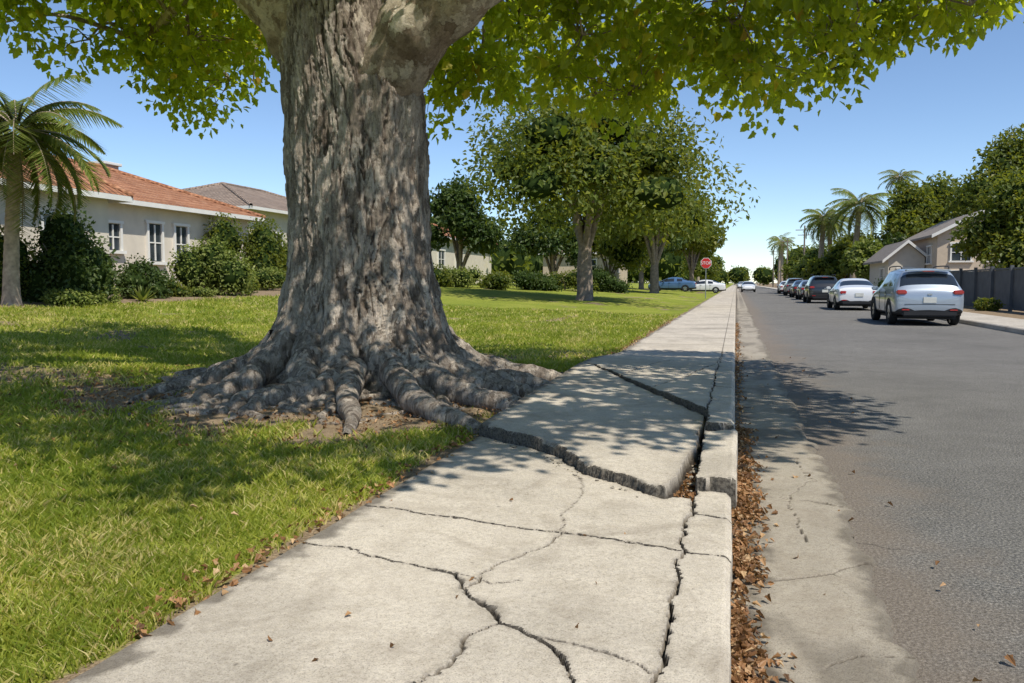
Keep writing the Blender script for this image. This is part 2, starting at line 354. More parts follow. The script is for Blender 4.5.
# chipped lip of the lifted slab
dl=segd(U,W,A[1:6]);chip=sstep(fbm(X*9,Y*9,0,33,3),.0,.35)
Z=np.where(inA,Z-.030*chip*(1-sstep(dl,.01,.05)),Z)
J=-.19
CR=[([( -1.8,3.58),(-1.2,3.47),(-.6,3.37),(-.19,3.30)],.0034,.03),
 ([(J,.5),(J-.005,3.0),(J,4.1)],.0052,.04),([(J,4.1),(J,6.2)],.010,.04),([(J,6.2),(J,13.2)],.0052,.04),
 ([(J,3.28),(.02,3.26)],.004,.03),
 ([(J,3.86),(.02,3.80)],.004,.03),
 ([(J-.02,4.33),(.03,4.30)],.022,.08),([(J,5.66),(-.1,5.60),(.03,5.64)],.018,.08),([(J,7.6),(.02,7.6)],.005,.03),([(J,9.8),(.02,9.8)],.005,.03),
 ([(-1.78,2.98),(-1.50,2.93),(-1.25,2.84),(-1.02,2.80)],.0024,.02),
 ([(-1.02,2.80),(-.93,2.66),(-.80,2.56),(-.72,2.42),(-.60,2.36),(-.47,2.24),(-.40,2.05),(-.3,1.7)],.0046,.03),
 ([(-.84,2.60),(-.78,2.53),(-.73,2.44)],.012,.012),([(-1.10,2.81),(-1.02,2.79),(-.96,2.72)],.009,.010),
 ([(-.72,3.40),(-.74,3.20),(-.86,2.94),(-.90,2.80),(-.93,2.66)],.0024,.02),
 ([(-1.02,2.80),(-.85,2.74),(-.74,2.78)],.0016,.01),
 ([(-.72,2.42),(-.80,2.30),(-.78,2.1),(-.9,1.8)],.0032,.02),
 ([(-.72,3.4),(-.78,3.7),(-.74,4.1),(-.85,4.45)],.0008,.004),
 ([(-.60,2.36),(-.40,2.32),(-.19,2.20)],.0016,.01),
 (A[1:6],.014,.05),(A[5:9],.014,.06),(crackB,.016,.08),
 ([(-1.15,8.2),(-.95,9.4),(-.6,10.6),(-.19,11.2)],.006,.03),
 ([(-.74,7.35),(-.5,8.2),(-.3,9.4),(-.19,9.7)],.005,.02),
 ([(-1.8,13.0),(0,13.0)],.008,.03)]
dirt=np.zeros(X.shape)
nw=fbm(X*11,Y*11,0,21,3)
for P,wd,dp in CR:
    ymin=min(p[1] for p in P)-.3;ymax=max(p[1] for p in P)+.3
    i0,i1=np.searchsorted(yy,[ymin,ymax])
    d=segd(U[i0:i1],W[i0:i1],P);ww=wd*(1+1.1*nw[i0:i1])
    k=1-sstep(d,ww*.5,ww*1.0+.003)
    Z[i0:i1]-=dp*k
    dirt[i0:i1]=np.maximum(dirt[i0:i1],np.maximum(k*.97,.25*(1-sstep(d,ww,ww*3+.015))))
for j in joints:
    k=(np.abs(Y-j)<.012);Z-=.02*k;dirt=np.maximum(dirt,.85*k)
dirt=np.maximum(dirt,.8*gap)
far_=(Y>13.1)&(np.abs(X-J)<.008);dirt=np.maximum(dirt,.8*far_)
dirt=np.maximum(dirt,.7*(1-sstep(X+1.745+.09*nw,0,.10)))
dirt=np.maximum(dirt,.18*sstep(fbm(X*1.3,Y*1.3,0,77,4),.05,.5))
Z+=.003*fbm(X*2.2,Y*2.2,0,40,2)*near+.0008*vnoise(X*70,Y*70,0,41)*near
ed=np.clip((X+.028)/.028,0,1);Z-=.022*ed**2
Z=np.where(X>.004,-.03,Z);Z=np.where(X<-1.79,.02,np.where(X<-1.76,Z-.02,Z))
Xs=X+np.where(X>-.05,.009*fbm(Y*3,Y*0,0,50,4)+.022*((W>4.32)&(W<5.62)),0)*near
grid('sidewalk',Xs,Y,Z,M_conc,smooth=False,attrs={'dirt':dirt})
# broken concrete chips along the joints
V=[];F=[]
bm=bmesh.new();bmesh.ops.create_icosphere(bm,subdivisions=1,radius=1);bv=np.array([v.co[:] for v in bm.verts]);bf=np.array([[v.index for v in q.verts] for q in bm.faces]);bm.free()
def chipat(x,y,z,s):
    v=bv*rng.uniform(.6,1.25,(len(bv),1))*np.array([1,rng.uniform(.6,1),rng.uniform(.35,.6)])*s
    a=rng.uniform(0,6.28);c,s_=math.cos(a),math.sin(a);v=v@np.array([[c,s_,0],[-s_,c,0],[0,0,1]])
    F.append(bf+len(bv)*len(V));V.append(v+np.array([x,y,z]))
for _ in range(46):
    t=rng.random()*4;i=int(t);f=t-i;p=np.array(A[1+i])*(1-f)+np.array(A[2+i])*f;chipat(p[0]-.03-abs(rng.normal())*.03,p[1]-.03-abs(rng.normal())*.04,.134,rng.uniform(.004,.014))
for _ in range(60): chipat(-.23+rng.normal()*.03,rng.uniform(4.15,5.9),.09+rng.random()*.03,rng.uniform(.006,.026))
for _ in range(30): chipat(.03+abs(rng.normal())*.06,rng.uniform(4.1,5.8),.02,rng.uniform(.004,.014))
V=np.concatenate(V);F=np.concatenate(F);mk('concrete_rubble',V,F,np.arange(len(F))*3,M_gut,None,False,attrs={'dirt':np.zeros(len(V))+.1})
# gutter
gx=np.concatenate([np.arange(.0,.56,.011),[.57,.585]])
gy=np.concatenate([np.arange(.8,12,.014),np.arange(12,40,.3),[60,100,200,500,1200]])
X,Y=np.meshgrid(gx,gy)
ed=.06*fbm(Y*1.3,Y*0+3,0,60,5)+.025*vnoise(Y*9,Y*0,0,61)+.014*vnoise(Y*25,Y*0,0,64)
X2=X+np.where(X>.45,ed,0)
Z=.012+.012*sstep(X,.1,.5)-.03*sstep(X,.565,.58)
n=fbm(X*8,Y*8,0,62,4)
gd=np.zeros(X.shape)
for P,wd in ([[(0,3.35),(.3,3.42),(.62,3.7)],.004],[[(0,5.7),(.6,5.85)],.005],[[(0,8.3),(.6,8.3)],.005],[[(.35,3.9),(.3,4.6),(.45,5.2),(.42,5.8)],.0012],[[(.3,2.6),(.42,2.75),(.60,2.8)],.003],[[(.0,4.6),(.25,4.7),(.6,4.55)],.003]):
    d=segd(X+.04*n,Y+.04*vnoise(X*9,Y*9,0,63),P);k=1-sstep(d,wd*.5,wd+.004);gd=np.maximum(gd,k*.9);Z-=.008*k
gd=np.maximum(gd,.75*(1-sstep(X+.16*n,.03,.17)))
gd=np.maximum(gd,.6*sstep(X+.07*n,.48,.57))
gd=np.maximum(gd,.42*sstep(fbm(X*3,Y*1.5,0,66,4),.0,.4))
Z+=.003*n
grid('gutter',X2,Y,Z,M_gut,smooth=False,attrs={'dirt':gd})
pyd('far_sidewalk',[(6.60,-20,-.02),(6.60,-20,.11),(6.63,-20,.135),(8.3,-20,.14),(8.32,-20,.05),(6.60,600,-.02),(6.60,600,.11),(6.63,600,.135),(8.3,600,.14),(8.32,600,.05)],[(0,1,6,5)[::-1],(1,2,7,6)[::-1],(2,3,8,7)[::-1],(3,4,9,8)[::-1]],M_conc2)
# ------------------------------------------------------------ grass blades
def blades(n,d0,d1,a0,a1):
    d=np.exp(rng.uniform(math.log(d0),math.log(d1),n));a=rng.uniform(R(a0),R(a1),n)
    x=-d*np.sin(a);y=d*np.cos(a)
    edge=-1.80+.09*fbm(y*3,y*0,0,70,3)
    s=soilf(x,y)
    dt=np.hypot(x-TX,y-TY)
    k=(x<edge)&(rng.random(n)>s*1.12)&(dt>1.0)&(x>-15.0)
    k&=(rng.random(n)<.45+.55*sstep(fbm(x*5,y*5,0,71,3),-.4,.1))
    x,y,d=x[k],y[k],d[k];n=len(x)
    h=(.026+.036*rng.random(n))*(1+.5*fbm(x*2.2,y*2.2,0,72,3))*np.clip((d/4)**.25,1,1.5)
    wd=.0030*np.clip((d/2.5)**.75,1,6)*(.7+.6*rng.random(n))
    th=rng.uniform(0,2*np.pi,n);lean=h*rng.uniform(.2,1.3,n);la=rng.uniform(0,2*np.pi,n)
    z=G(x,y)-.006
    B=np.stack([x,y,z],-1);wv=np.stack([np.cos(th)*wd,np.sin(th)*wd,0*th],-1)
    M=B+np.stack([np.cos(la)*lean*.35,np.sin(la)*lean*.35,h*.6],-1)
    T=B+np.stack([np.cos(la)*lean,np.sin(la)*lean,h],-1)
    V=np.stack([B-wv,B+wv,M+wv*.75,T,M-wv*.75],1).reshape(-1,3)
    F=np.arange(n*5)
    r=np.clip(.45+.5*fbm(x*1.1,y*1.1,0,73,4)+.22*rng.normal(size=n),0,1);r=np.where(rng.random(n)<.10+.4*sstep(fbm(x*1.7,y*1.7,0,74,3),.05,.45)+.45*soilf(x,y),rng.uniform(.9,1,n),np.minimum(r,.93))
    return mk('grass',V,F,np.arange(n)*5,M_grass,None,False,rnd=np.repeat(r,5))
blades(400000,2.0,28,-4,60)
# ------------------------------------------------------------ main sycamore
tree=empty('sycamore_tree',(0,0,0))
nth=460
th=np.linspace(0,2*np.pi,nth,endpoint=False);zt=np.concatenate([np.linspace(-.15,1.6,280),np.linspace(1.61,5.0,250)])
TH,ZZ=np.meshgrid(th,zt)
gz=.2;hh=np.maximum(ZZ-gz,-.1)
r=.70+.05*np.cos(TH*2+1)+0*ZZ
r=r-.10*sstep(ZZ,3.1,4.6)
fl=np.exp(-hh/.40)*.74+np.exp(-hh/1.2)*.14
tw=TH+.12*np.sin(ZZ*1.5)
lob=0
for a,wd,am in [(R(186),.24,1.25),(R(212),.20,.8),(R(238),.22,1.1),(R(262),.17,.7),(R(284),.2,1.15),(R(306),.16,.7),(R(326),.22,1.15),(R(350),.2,.9),(R(14),.26,.9),(R(60),.3,.9),(R(110),.3,1.0),(R(160),.24,1.1)]:
    dd=np.angle(np.exp(1j*(tw-a)));lob=lob+am*np.exp(-(dd/wd)**2)
r=r+fl*(.12+.80*lob)+(lob-.6)*.095*np.exp(-hh/1.9)
cx,cy=np.cos(TH),np.sin(TH)
# swelling under the big limb
dd=np.angle(np.exp(1j*(TH-R(320))));r=r+.16*np.exp(-(dd/.55)**2)*np.exp(-((ZZ-3.1)/.55)**2)
f1=fbm(cx*3.0,cy*3.0,ZZ*.6,80,4);r=r+.065*f1
kn=fbm(cx*4+3,cy*4,ZZ*1.7,87,3);r=r+.09*sstep(kn,.1,.6)*np.exp(-np.maximum(hh-.2,0)/.8)
w1=fbm(cx*3,cy*3,ZZ*1.4,81,3)
fn=fbm(cx*10+w1*1.8,cy*10+w1*1.8,ZZ*1.35,82,4)
fis=1-sstep(np.abs(fn),.0,.085)
fm=sstep(fbm(cx*2.5,cy*2.5,ZZ*1.1,83,2),-.45,.2)
r=r-.038*fis*fm
pl=np.floor(fbm(cx*7,cy*7,ZZ*2.0,88,4)*6)/6;r=r+.065*pl
fn2=vnoise(cx*26,cy*26,ZZ*7,84);r=r+.012*fn2+.007*vnoise(cx*50,cy*50,ZZ*20,85)
cxz=TX+.03*np.sin(ZZ*1.3)-.16*sstep(ZZ,2.9,4.4);cyz=TY+0*ZZ
Xt=cxz+r*cx;Yt=cyz+r*cy*.95
ny,nx=Xt.shape;i=np.arange(ny*nx).reshape(ny,nx);j=np.roll(i,-1,1)
q=np.stack([i[:-1],j[:-1],j[1:],i[1:]],-1).reshape(-1,4)
mk('trunk',np.stack([Xt,Yt,ZZ],-1).reshape(-1,3),q,np.arange(len(q))*4,M_bark,tree,True,attrs={'fis':np.clip(fis*fm*.75,0,1)})
rt=Tubes()
for k in range(48):
    a=rng.uniform(R(150),R(400)) if k>11 else [R(v) for v in (182,196,212,238,262,284,306,326,342,354,370,385)][k]
    big=k<=11
    L=rng.uniform(1.1,2.1) if not big else rng.uniform(1.6,2.2)
    if math.cos(a)>.3: L=min(L,(1.9)/max(.3,math.cos(a)))
    n=18;s=np.linspace(.8,.8+L*.85,n);aa=a+np.cumsum(rng.normal(size=n))*(.05 if big else .08)
    px=TX+s*np.cos(aa);py=TY+s*np.sin(aa)*.95
    r0=rng.uniform(.035,.08) if not big else rng.uniform(.15,.22)
    tt=np.linspace(0,1,n);rr=r0*(1-tt**.75*.80)
    pz=G(px,py)+rr*(.30 if big else .5)-.03*tt**3+.012*np.sin(s*9+k)
    if big: pz+=.38*np.exp(-((s-.8)/.42))
    m=60;P=smoothpoly(np.stack([px,py,pz],-1),m);rt.add(P,np.interp(np.linspace(0,1,m),tt,rr),18,.30,7)
    if big:
        for sg in (-1,1,1):
            if rng.random()<.9:
                i0=rng.integers(5,12);L2=rng.uniform(.5,1.2);a2=aa[i0]+sg*rng.uniform(.3,.9);s2=np.linspace(0,L2,10);aj=a2+np.cumsum(rng.normal(size=10))*.12
                qx=px[i0]+s2*np.cos(aj);qy=py[i0]+s2*np.sin(aj)
                if qx.max()>-1.74: continue
                r2=rr[i0]*.7*(1-np.linspace(0,1,10)*.8);qz=G(qx,qy)+r2*.4;qz[0]=pz[i0]
                rt.add(smoothpoly(np.stack([qx,qy,qz],-1),26),np.interp(np.linspace(0,1,26),np.linspace(0,1,10),r2),12,.3,8)
for P,ra,rb in [([(-3.0,7.2,.42),(-2.6,6.95,.26),(-2.2,6.75,.20),(-1.83,6.65,.15),(-1.72,6.62,.08)],.16,.075),([(-3.0,7.7,.40),(-2.5,7.6,.26),(-2.1,7.7,.22),(-1.80,7.75,.17),(-1.70,7.8,.08)],.15,.08),([(-3.1,6.9,.40),(-2.7,6.4,.24),(-2.3,6.0,.18),(-1.95,5.75,.14),(-1.80,5.6,.08)],.14,.05),([(-2.9,8.2,.4),(-2.4,8.4,.26),(-2.0,8.5,.2),(-1.72,8.6,.1)],.15,.07),([(-3.5,6.9,.40),(-3.2,6.2,.22),(-2.9,5.7,.17),(-2.7,5.2,.12)],.13,.03)]:
    rt.add(smoothpoly(P,46),np.linspace(ra,rb,46),18,.32,7)
rt.make('surface_roots',M_root,tree)
limbs=[([(-3.98,7.98,2.0),(-3.80,7.80,2.75),(-3.42,7.60,3.30),(-2.92,7.45,3.80),(-2.25,7.38,4.2),(-1.2,7.4,4.65),(.2,7.7,5.2),(1.7,8.2,5.7),(3.0,8.6,5.9)],[.15,.36,.37,.34,.30,.26,.2,.13,.05]),
([(-4.05,7.9,2.9),(-4.28,7.85,3.65),(-4.75,7.75,4.25),(-5.5,7.7,4.85),(-6.8,7.6,5.5),(-8.4,7.7,5.9)],[.40,.43,.40,.31,.18,.06]),
([(-4.05,7.9,3.6),(-4.0,7.95,4.6),(-3.9,8.0,5.8),(-3.9,8.0,7.5)],[.55,.42,.30,.1]),
([(-3.8,7.9,3.8),(-3.3,8.4,4.8),(-2.4,9.4,5.4),(-1.3,10.6,5.8),(0,11.6,6.0)],[.4,.3,.22,.14,.05]),
([(-3.9,7.8,3.9),(-3.6,6.9,5.0),(-3.0,5.6,5.8),(-2.2,4.2,6.1),(-1.5,3.0,6.0)],[.4,.3,.22,.14,.05]),
([(-3.9,7.8,4.0),(-4.8,6.9,5.1),(-6.0,5.9,5.8),(-7.4,4.9,6.0)],[.35,.25,.17,.05]),
([(-4.0,8,4.0),(-5.0,9.2,5.0),(-6.2,10.4,5.6),(-7.2,11.2,5.7)],[.35,.25,.15,.05]),
([(-2.5,7.35,4.05),(-1.2,6.6,4.9),(.4,5.5,5.6),(1.9,4.6,5.8),(2.9,4.0,5.7)],[.22,.19,.15,.1,.04]),
([(-1.6,7.4,4.5),(-.3,8.9,4.7),(.9,10,4.9),(2,10.8,4.9)],[.16,.12,.08,.04]),
([(-1.2,7.4,4.65),(0.2,8.2,4.55),(1.4,9.0,4.5),(2.4,9.6,4.6)],[.13,.09,.06,.02]),
([(-5.6,7.7,4.9),(-6.6,8.6,4.7),(-7.8,9.4,4.5)],[.13,.08,.03])]
lb=Tubes();BP=[]
for P,rr in limbs:
    Q=smoothpoly(P,70);rq=np.interp(np.linspace(0,1,70),np.linspace(0,1,len(rr)),rr)
    lb.add(Q,rq,44,.26,3.6);BP.append(Q[22:])
BP=np.concatenate(BP)
def zlow(x,y):
    zl=4.05-.72*sstep(y,7.6,9.5)+.85*fbm(x*.8,y*.5,0,90,3)+.95*sstep(x,.7,1.4)+.26*np.maximum(0,x-1.4)+.45*sstep(-x,4.0,6.0)+.12*np.maximum(0,-x-6)
    return zl+.5*(1-sstep(y,3,6))
def clear(x,y,z):
    k=(np.hypot(x-TX,y-TY)>1.6)|(z>5.6)
    return k&~((y<7.9)&(z<1.23+.37*np.hypot(x,y))&(x<-1.6)&(x>-5.6))
n=4600;a=rng.uniform(0,2*np.pi,n);rr=np.sqrt(rng.random(n));x=-2.4+6.6*rr*np.cos(a);y=6.5+5.1*rr*np.sin(a)
z=zlow(x,y)+rng.random(n)**1.3*2.2*(1-.45*rr**2)
k=(fbm(x*.6+7,y*.6,z*.5,91,3)>-.06)&clear(x,y,z)&((y<8.2)|(rng.random(n)<.3));C1=np.stack([x,y,z],-1)[k][:880]
n=2600;x=rng.uniform(-9.2,3.6,n);y=rng.uniform(7.8,11.2,n);z=zlow(x,y)+rng.random(n)**1.1*1.4
k=clear(x,y,z)&(fbm(x*.9,y*.9,z*.9,92,3)>-.06);C2=np.stack([x,y,z],-1)[k][:600]
C=np.concatenate([C1,C2])
ns=rng.permutation(len(C))[:150];H=C[ns]
for h in H:
    b=BP[np.argmin(((BP-h)**2).sum(1)+.6*np.maximum(0,BP[:,2]-h[2]-1.5)**2)]
    m=(b+h)/2+np.array([0,0,.25])+rng.normal(size=3)*.12
    L=np.linalg.norm(h-b);lb.add(smoothpoly([b,m,h],12),np.linspace(.020+.012*L,.010,12),6)
tg=Tubes()
for c in C:
    d=((H-c)**2).sum(1);b=H[np.argmin(d)]
    if d.min()<.01: continue
    m=(b+c)/2+rng.normal(size=3)*.08+np.array([0,0,.08]);tg.add(smoothpoly([b,m,c],6),np.linspace(.011,.004,6),4)
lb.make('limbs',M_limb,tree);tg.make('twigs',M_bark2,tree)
k=32;n=len(C)*k
o=unit(n)*(rng.random(n)**.5)[:,None]*np.array([.46,.46,.34])*rng.uniform(.6,1.3,len(C)).repeat(k)[:,None]
P=np.repeat(C,k,0)+o
D=o*1.6+rng.normal(size=(n,3))*.35+np.array([0,0,-.35]);Nn=np.array([.3,-.2,1.])+rng.normal(size=(n,3))*.6
r=np.clip(.45+.2*rng.normal(size=n)+.14*rng.normal(size=len(C)).repeat(k),0,.93);r=np.where(rng.random(n)<.018,1,r)
leaves('foliage',P,D,Nn,rng.uniform(.07,.145,n),M_leaf,tree,'leaf',rnd=r)
# ------------------------------------------------------------ leaf litter
def litter(name,pts,size,mat=M_dry,lift=.010):
    n=len(pts);D=rng.normal(size=(n,3))*np.array([1,1,.2]);Nn=np.array([0,0,1.])+rng.normal(size=(n,3))*.45
    pts=pts.copy();pts[:,2]+=lift+rng.random(n)*.012
    leaves(name,pts,D,Nn,rng.uniform(size*.4,size*1.1,n),mat,None,'leaf',curl=.6)
pts=[]
n=3300;y=1.6+rng.random(n)**.9*5.2;keep=rng.random(n)<.30+.70*sstep(fbm(y*2.2,y*0,0,96,2),-.3,.2);y=y[keep];n=len(y);x=np.abs(rng.normal(0,.052,n))*(1+.9*fbm(y*3,y*0,0,95,2))+.012;pts.append(np.stack([x,y,0*x+.014+.025*np.exp(-x/.06)*rng.random(n)],-1))
n=700;y=rng.uniform(6,25,n);x=np.abs(rng.normal(0,.05,n))+.015;pts.append(np.stack([x,y,0*x+.015],-1))
n=60;y=rng.uniform(2,14,n);x=rng.uniform(.0,1.2,n);pts.append(np.stack([x,y,0*x+.012],-1))
n=330;y=rng.uniform(4.15,5.8,n);x=-.24+rng.normal(0,.03,n);pts.append(np.stack([x,y,0*x+.085],-1))
litter('gutter_leaves',np.concatenate(pts),.034)
pts=[]
n=1000;y=2+rng.random(n)**1.4*22;x=-1.84+rng.normal(0,.06,n);pts.append(np.stack([x,y,G(np.minimum(x,-1.8),y)+.012],-1))
n=4200;a=rng.uniform(0,2*np.pi,n);rr=rng.uniform(1.0,3.1,n);x=TX+rr*np.cos(a)*1.1;y=TY-.3+rr*np.sin(a);kk=x<-1.85;x,y=x[kk],y[kk];pts.append(np.stack([x,y,G(x,y)+.008],-1))
n=260;x=rng.uniform(-9,-1.9,n);y=rng.uniform(3,14,n);pts.append(np.stack([x,y,G(x,y)+.03],-1))
litter('fallen_leaves',np.concatenate(pts),.036)
n=46;x=rng.uniform(-1.7,-.25,n);y=2+rng.random(n)*10;kk=~((y>3.9)&(y<10));x,y=x[kk],y[kk];litter('sidewalk_leaves',np.stack([x,y,0*x+.132],-1),.022,lift=.002)
# ------------------------------------------------------------ generic trees / shrubs
def blobleaves(blobs,n,size,mat,parent,name='foliage',gap=.0,fr=.8,tm='dia',shell=.5):
    vol=np.array([b[3]*b[4]*b[5] for b in blobs])**.75;cnt=(n*vol/vol.sum()).astype(int)+1
    Ps=[];Os=[]
    for b,c in zip(blobs,cnt):
        u=unit(c);rr=shell+(1-shell)*rng.random(c)**.6
        lump=1+.30*fbm(u[:,0]*2.5+b[0],u[:,1]*2.5+b[1],u[:,2]*2.5,len(Ps)+5,3)
        o=u*(rr*lump)[:,None]*np.array(b[3:6]);Ps.append(np.array(b[:3])+o);Os.append(u)
    P=np.concatenate(Ps);O=np.concatenate(Os)
    k=fbm(P[:,0]*fr,P[:,1]*fr,P[:,2]*fr,101,3)>gap-.5
    P,O=P[k],O[k];n=len(P)
    D=O*.7+rng.normal(size=(n,3))*.7+np.array([0,0,-.2]);Nn=O*.8+np.array([0,0,.6])+rng.normal(size=(n,3))*.5
    r=np.clip(.5+.40*fbm(P[:,0]*1.3,P[:,1]*1.3,P[:,2]*1.3,103,2)+.2*rng.normal(size=n),0,1)
    return leaves(name,P,D,Nn,rng.uniform(.6,1.2,n)*size,mat,parent,tm,rnd=r)
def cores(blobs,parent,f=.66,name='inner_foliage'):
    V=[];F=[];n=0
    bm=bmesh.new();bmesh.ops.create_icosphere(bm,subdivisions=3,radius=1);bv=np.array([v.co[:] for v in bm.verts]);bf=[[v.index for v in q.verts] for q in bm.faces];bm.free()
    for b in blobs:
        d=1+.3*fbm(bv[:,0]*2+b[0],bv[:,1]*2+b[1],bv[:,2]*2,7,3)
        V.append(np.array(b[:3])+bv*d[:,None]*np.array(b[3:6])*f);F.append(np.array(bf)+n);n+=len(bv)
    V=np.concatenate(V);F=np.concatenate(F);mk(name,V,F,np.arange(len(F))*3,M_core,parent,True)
def shrub(name,x,y,r,h,n,size,mat,k=4,gap=.0):
    z=float(G(x,y));e=empty(name,(x,y,z))
    bl=[(rng.normal()*r*.42,rng.normal()*r*.42,h*(.40+.14*rng.normal()),r*rng.uniform(.45,.7),r*rng.uniform(.45,.7),h*rng.uniform(.35,.5)) for _ in range(k+2)]
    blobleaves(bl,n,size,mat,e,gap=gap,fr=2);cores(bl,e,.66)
    t=Tubes()
    for i in range(5):
        a=rng.uniform(0,6.28);t.add(smoothpoly([(0,0,-.05),(.15*r*math.cos(a),.15*r*math.sin(a),h*.3),(.5*r*math.cos(a),.5*r*math.sin(a),h*.6)],6),np.linspace(.03,.01,6),5)
    t.make('stems',M_bark2,e);return e
def btree(name,x,y,h,cw,tr,n,size,mat,base=.3,nb=12,lean=0,z=None,gap=.02,core=.5,shell=.45):
    z=float(G(x,y)) if z is None else z
    e=empty(name,(x,y,z));zb=h*base;bl=[]
    for i in range(nb):
        a=2.4*i+rng.random();q=math.sqrt((i+.5)/nb);zz=zb+(h-zb)*(.30+.48*(1-q*q)*rng.uniform(.5,1.2)+.06*rng.normal())
        s=rng.uniform(.65,1.25);br=cw*.5*.42*s
        bl.append((lean+math.cos(a)*q*cw*.5*.68,math.sin(a)*q*cw*.5*.68,zz,br,br,min(br*.8,(h-zb)*.36)))
    bl.append((lean,0,h-(h-zb)*.28,cw*.22,cw*.22,(h-zb)*.28))
    blobleaves(bl,n,size,mat,e,gap=gap,fr=.55,shell=shell)
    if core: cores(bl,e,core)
    t=Tubes();f=h*base*.75
    t.add(smoothpoly([(0,0,-.1),(.02,0,.25),(0.05*lean,0,f*.6),(lean*.4,0,f)],14),np.interp(np.linspace(0,1,14),[0,.12,.5,1],[tr*1.7,tr*1.1,tr*.9,tr*.75]),12,.1)
    for b in bl[:9]:
        t.add(smoothpoly([(lean*.35,0,f*.85),((lean+b[0])*.45,b[1]*.4,f+(b[2]-f)*.6),(b[0],b[1],b[2])],10),np.linspace(tr*.5,tr*.1,10),7,.1)
    t.make('trunk_and_limbs',M_bark2,e);return e
btree('sycamore_tree',-6.9,37.5,9.3,14.0,.42,26000,.27,M_leafM,base=.36,nb=22,gap=.17,core=.30)
btree('sycamore_tree',-6.4,66,9.5,11,.4,9000,.40,M_leafM,base=.33,nb=12,core=.45)
btree('street_tree',-4.8,92,9,8,.3,4500,.5,M_leafM,base=.3,nb=9)
btree('street_tree',-9.5,84,10,9,.3,5000,.5,M_leafD,base=.25,nb=9)
for (x,y,h,cw,m) in [(-17.5,50,7.2,6.0,M_leafD),(-21,44,6.2,6,M_leafM),(-13.5,60,7,6.5,M_leafD),(-11,72,8,8,M_leafM)]:
    btree('oak_tree',x,y,h,cw,.22,6500,.32,m,base=.14,nb=11,core=.58)
for (x,y,r_,h,m,n,s) in [(-16.0,16.2,1.15,2.35,M_leafD,7000,.12),(-16.6,15.0,.8,1.6,M_leafM,2600,.11),(-16.3,18.9,.8,1.15,M_leafD,2800,.10),(-16.4,22.0,1.15,1.8,M_leafL,6500,.12),(-15.0,15.2,.55,.45,M_leafL,1800,.08),(-14.9,16.2,.5,.4,M_leafL,1600,.08),(-16.0,20.3,.4,.5,M_leafM,1100,.08),(-16.4,24.2,.55,.6,M_leafM,1400,.09),(-15.6,21.0,.4,.35,M_leafL,900,.07),(-18.4,28.4,1.4,3.0,M_leafM,8000,.14),(-17.0,26.6,.7,.9,M_leafL,1600,.1),(-17.2,20.3,.7,1.0,M_leafD,2000,.12)]:
    shrub('shrub',x,y,r_,h,n,s,m,5)
for (x,y,r_,h,m) in [(-15.5,44,1.2,1.3,M_leafL),(-14.0,46,1.2,1.1,M_leafM),(-16.8,42,1.3,1.6,M_leafM),(-12.8,50,1.5,1.3,M_leafD),(-11.5,55,1.6,1.5,M_leafM),(-10,60,1.6,1.4,M_leafD),(-18.5,38,1.4,2.0,M_leafD),(-10.5,66,2,2.2,M_leafM)]:
    shrub('shrub',x,y,r_,h,2200,.17,m,4)
def agave(x,y,r):
    z=float(G(x,y));e=empty('agave_plant',(x,y,z));V=[];F=[]
    for i in range(26):
        a=2.4*i;up=.25+1.1*(i/26);L=r*rng.uniform(.8,1.1);d=np.array([math.cos(a)*math.cos(up),math.sin(a)*math.cos(up),math.sin(up)]);s=np.array([-math.sin(a),math.cos(a),0])*r*.09
        b=len(V);V+=[-s*.8+d*.02,s*.8+d*.02,d*L*.5+s,d*L,d*L*.5-s];F.append((b,b+1,b+2,b+3,b+4))
    mk('blades',np.array(V),np.array(F).ravel(),np.arange(len(F))*5,M_palm,e,rnd=rng.random(len(F)).repeat(5))
for p in ((-15.3,18.0,.5),(-15.4,23.0,.45),(-15.2,25.4,.55),(-15.6,17.2,.45)): agave(*p)
# right side
btree('ficus_tree',12.7,41.5,6.6,6.0,.25,12000,.24,M_leafM,base=.10,nb=14,core=.55)
btree('ficus_tree',17.0,47,7.5,6.5,.25,9000,.28,M_leafM,base=.15,nb=12,core=.55)
btree('tall_tree',19.5,66,12.2,9,.3,10000,.36,M_leafM,base=.3,nb=16,core=.42,gap=.12)
btree('tall_tree',26,72,12.5,10,.3,8000,.42,M_leafM,base=.3,nb=12,core=.45,gap=.1)
btree('tall_tree',15.5,84,10.5,7,.3,5000,.45,M_leafM,base=.25,nb=12,core=.42,gap=.1)
btree('tall_tree',19.5,90,12,8,.3,5000,.45,M_leafM,base=.25,nb=12,core=.42,gap=.1)
for (x,y,h,cw,m) in [(10.5,72,4.8,5,M_leafL),(9.6,84,5,6,M_leafM),(12,92,6.5,7,M_leafM),(9.8,104,6,7,M_leafL),(13.5,76,5.5,5,M_leafD),(9.4,122,6.5,7,M_leafM),(-4.4,120,6,7,M_leafM)]:
    btree('garden_tree',x,y,h,cw,.18,3500,.40,m,base=.12,nb=9,core=.58)
bl=[]
for i in range(150):
    y=rng.uniform(115,420);sgn=-1 if rng.random()<.5 else 1
    x=(-rng.uniform(6,80) if sgn<0 else rng.uniform(10,90))
    if y>330: x=rng.uniform(-90,110)
    h=rng.uniform(5,10)*(1+.15*(y>250));rr=rng.uniform(2.5,6);bl.append((x,y,.3+h*.55,rr,rr,h*.52))
for i in range(46):
    y=rng.uniform(64,130);x=-rng.uniform(24,100);rr=rng.uniform(2.5,4.5);h=rng.uniform(5,8);bl.append((x,y,.9+h*.5,rr,rr,h*.5))
e=empty('distant_trees');blobleaves(bl,42000,1.0,M_leafM,e,shell=.75);cores(bl,e,.82)
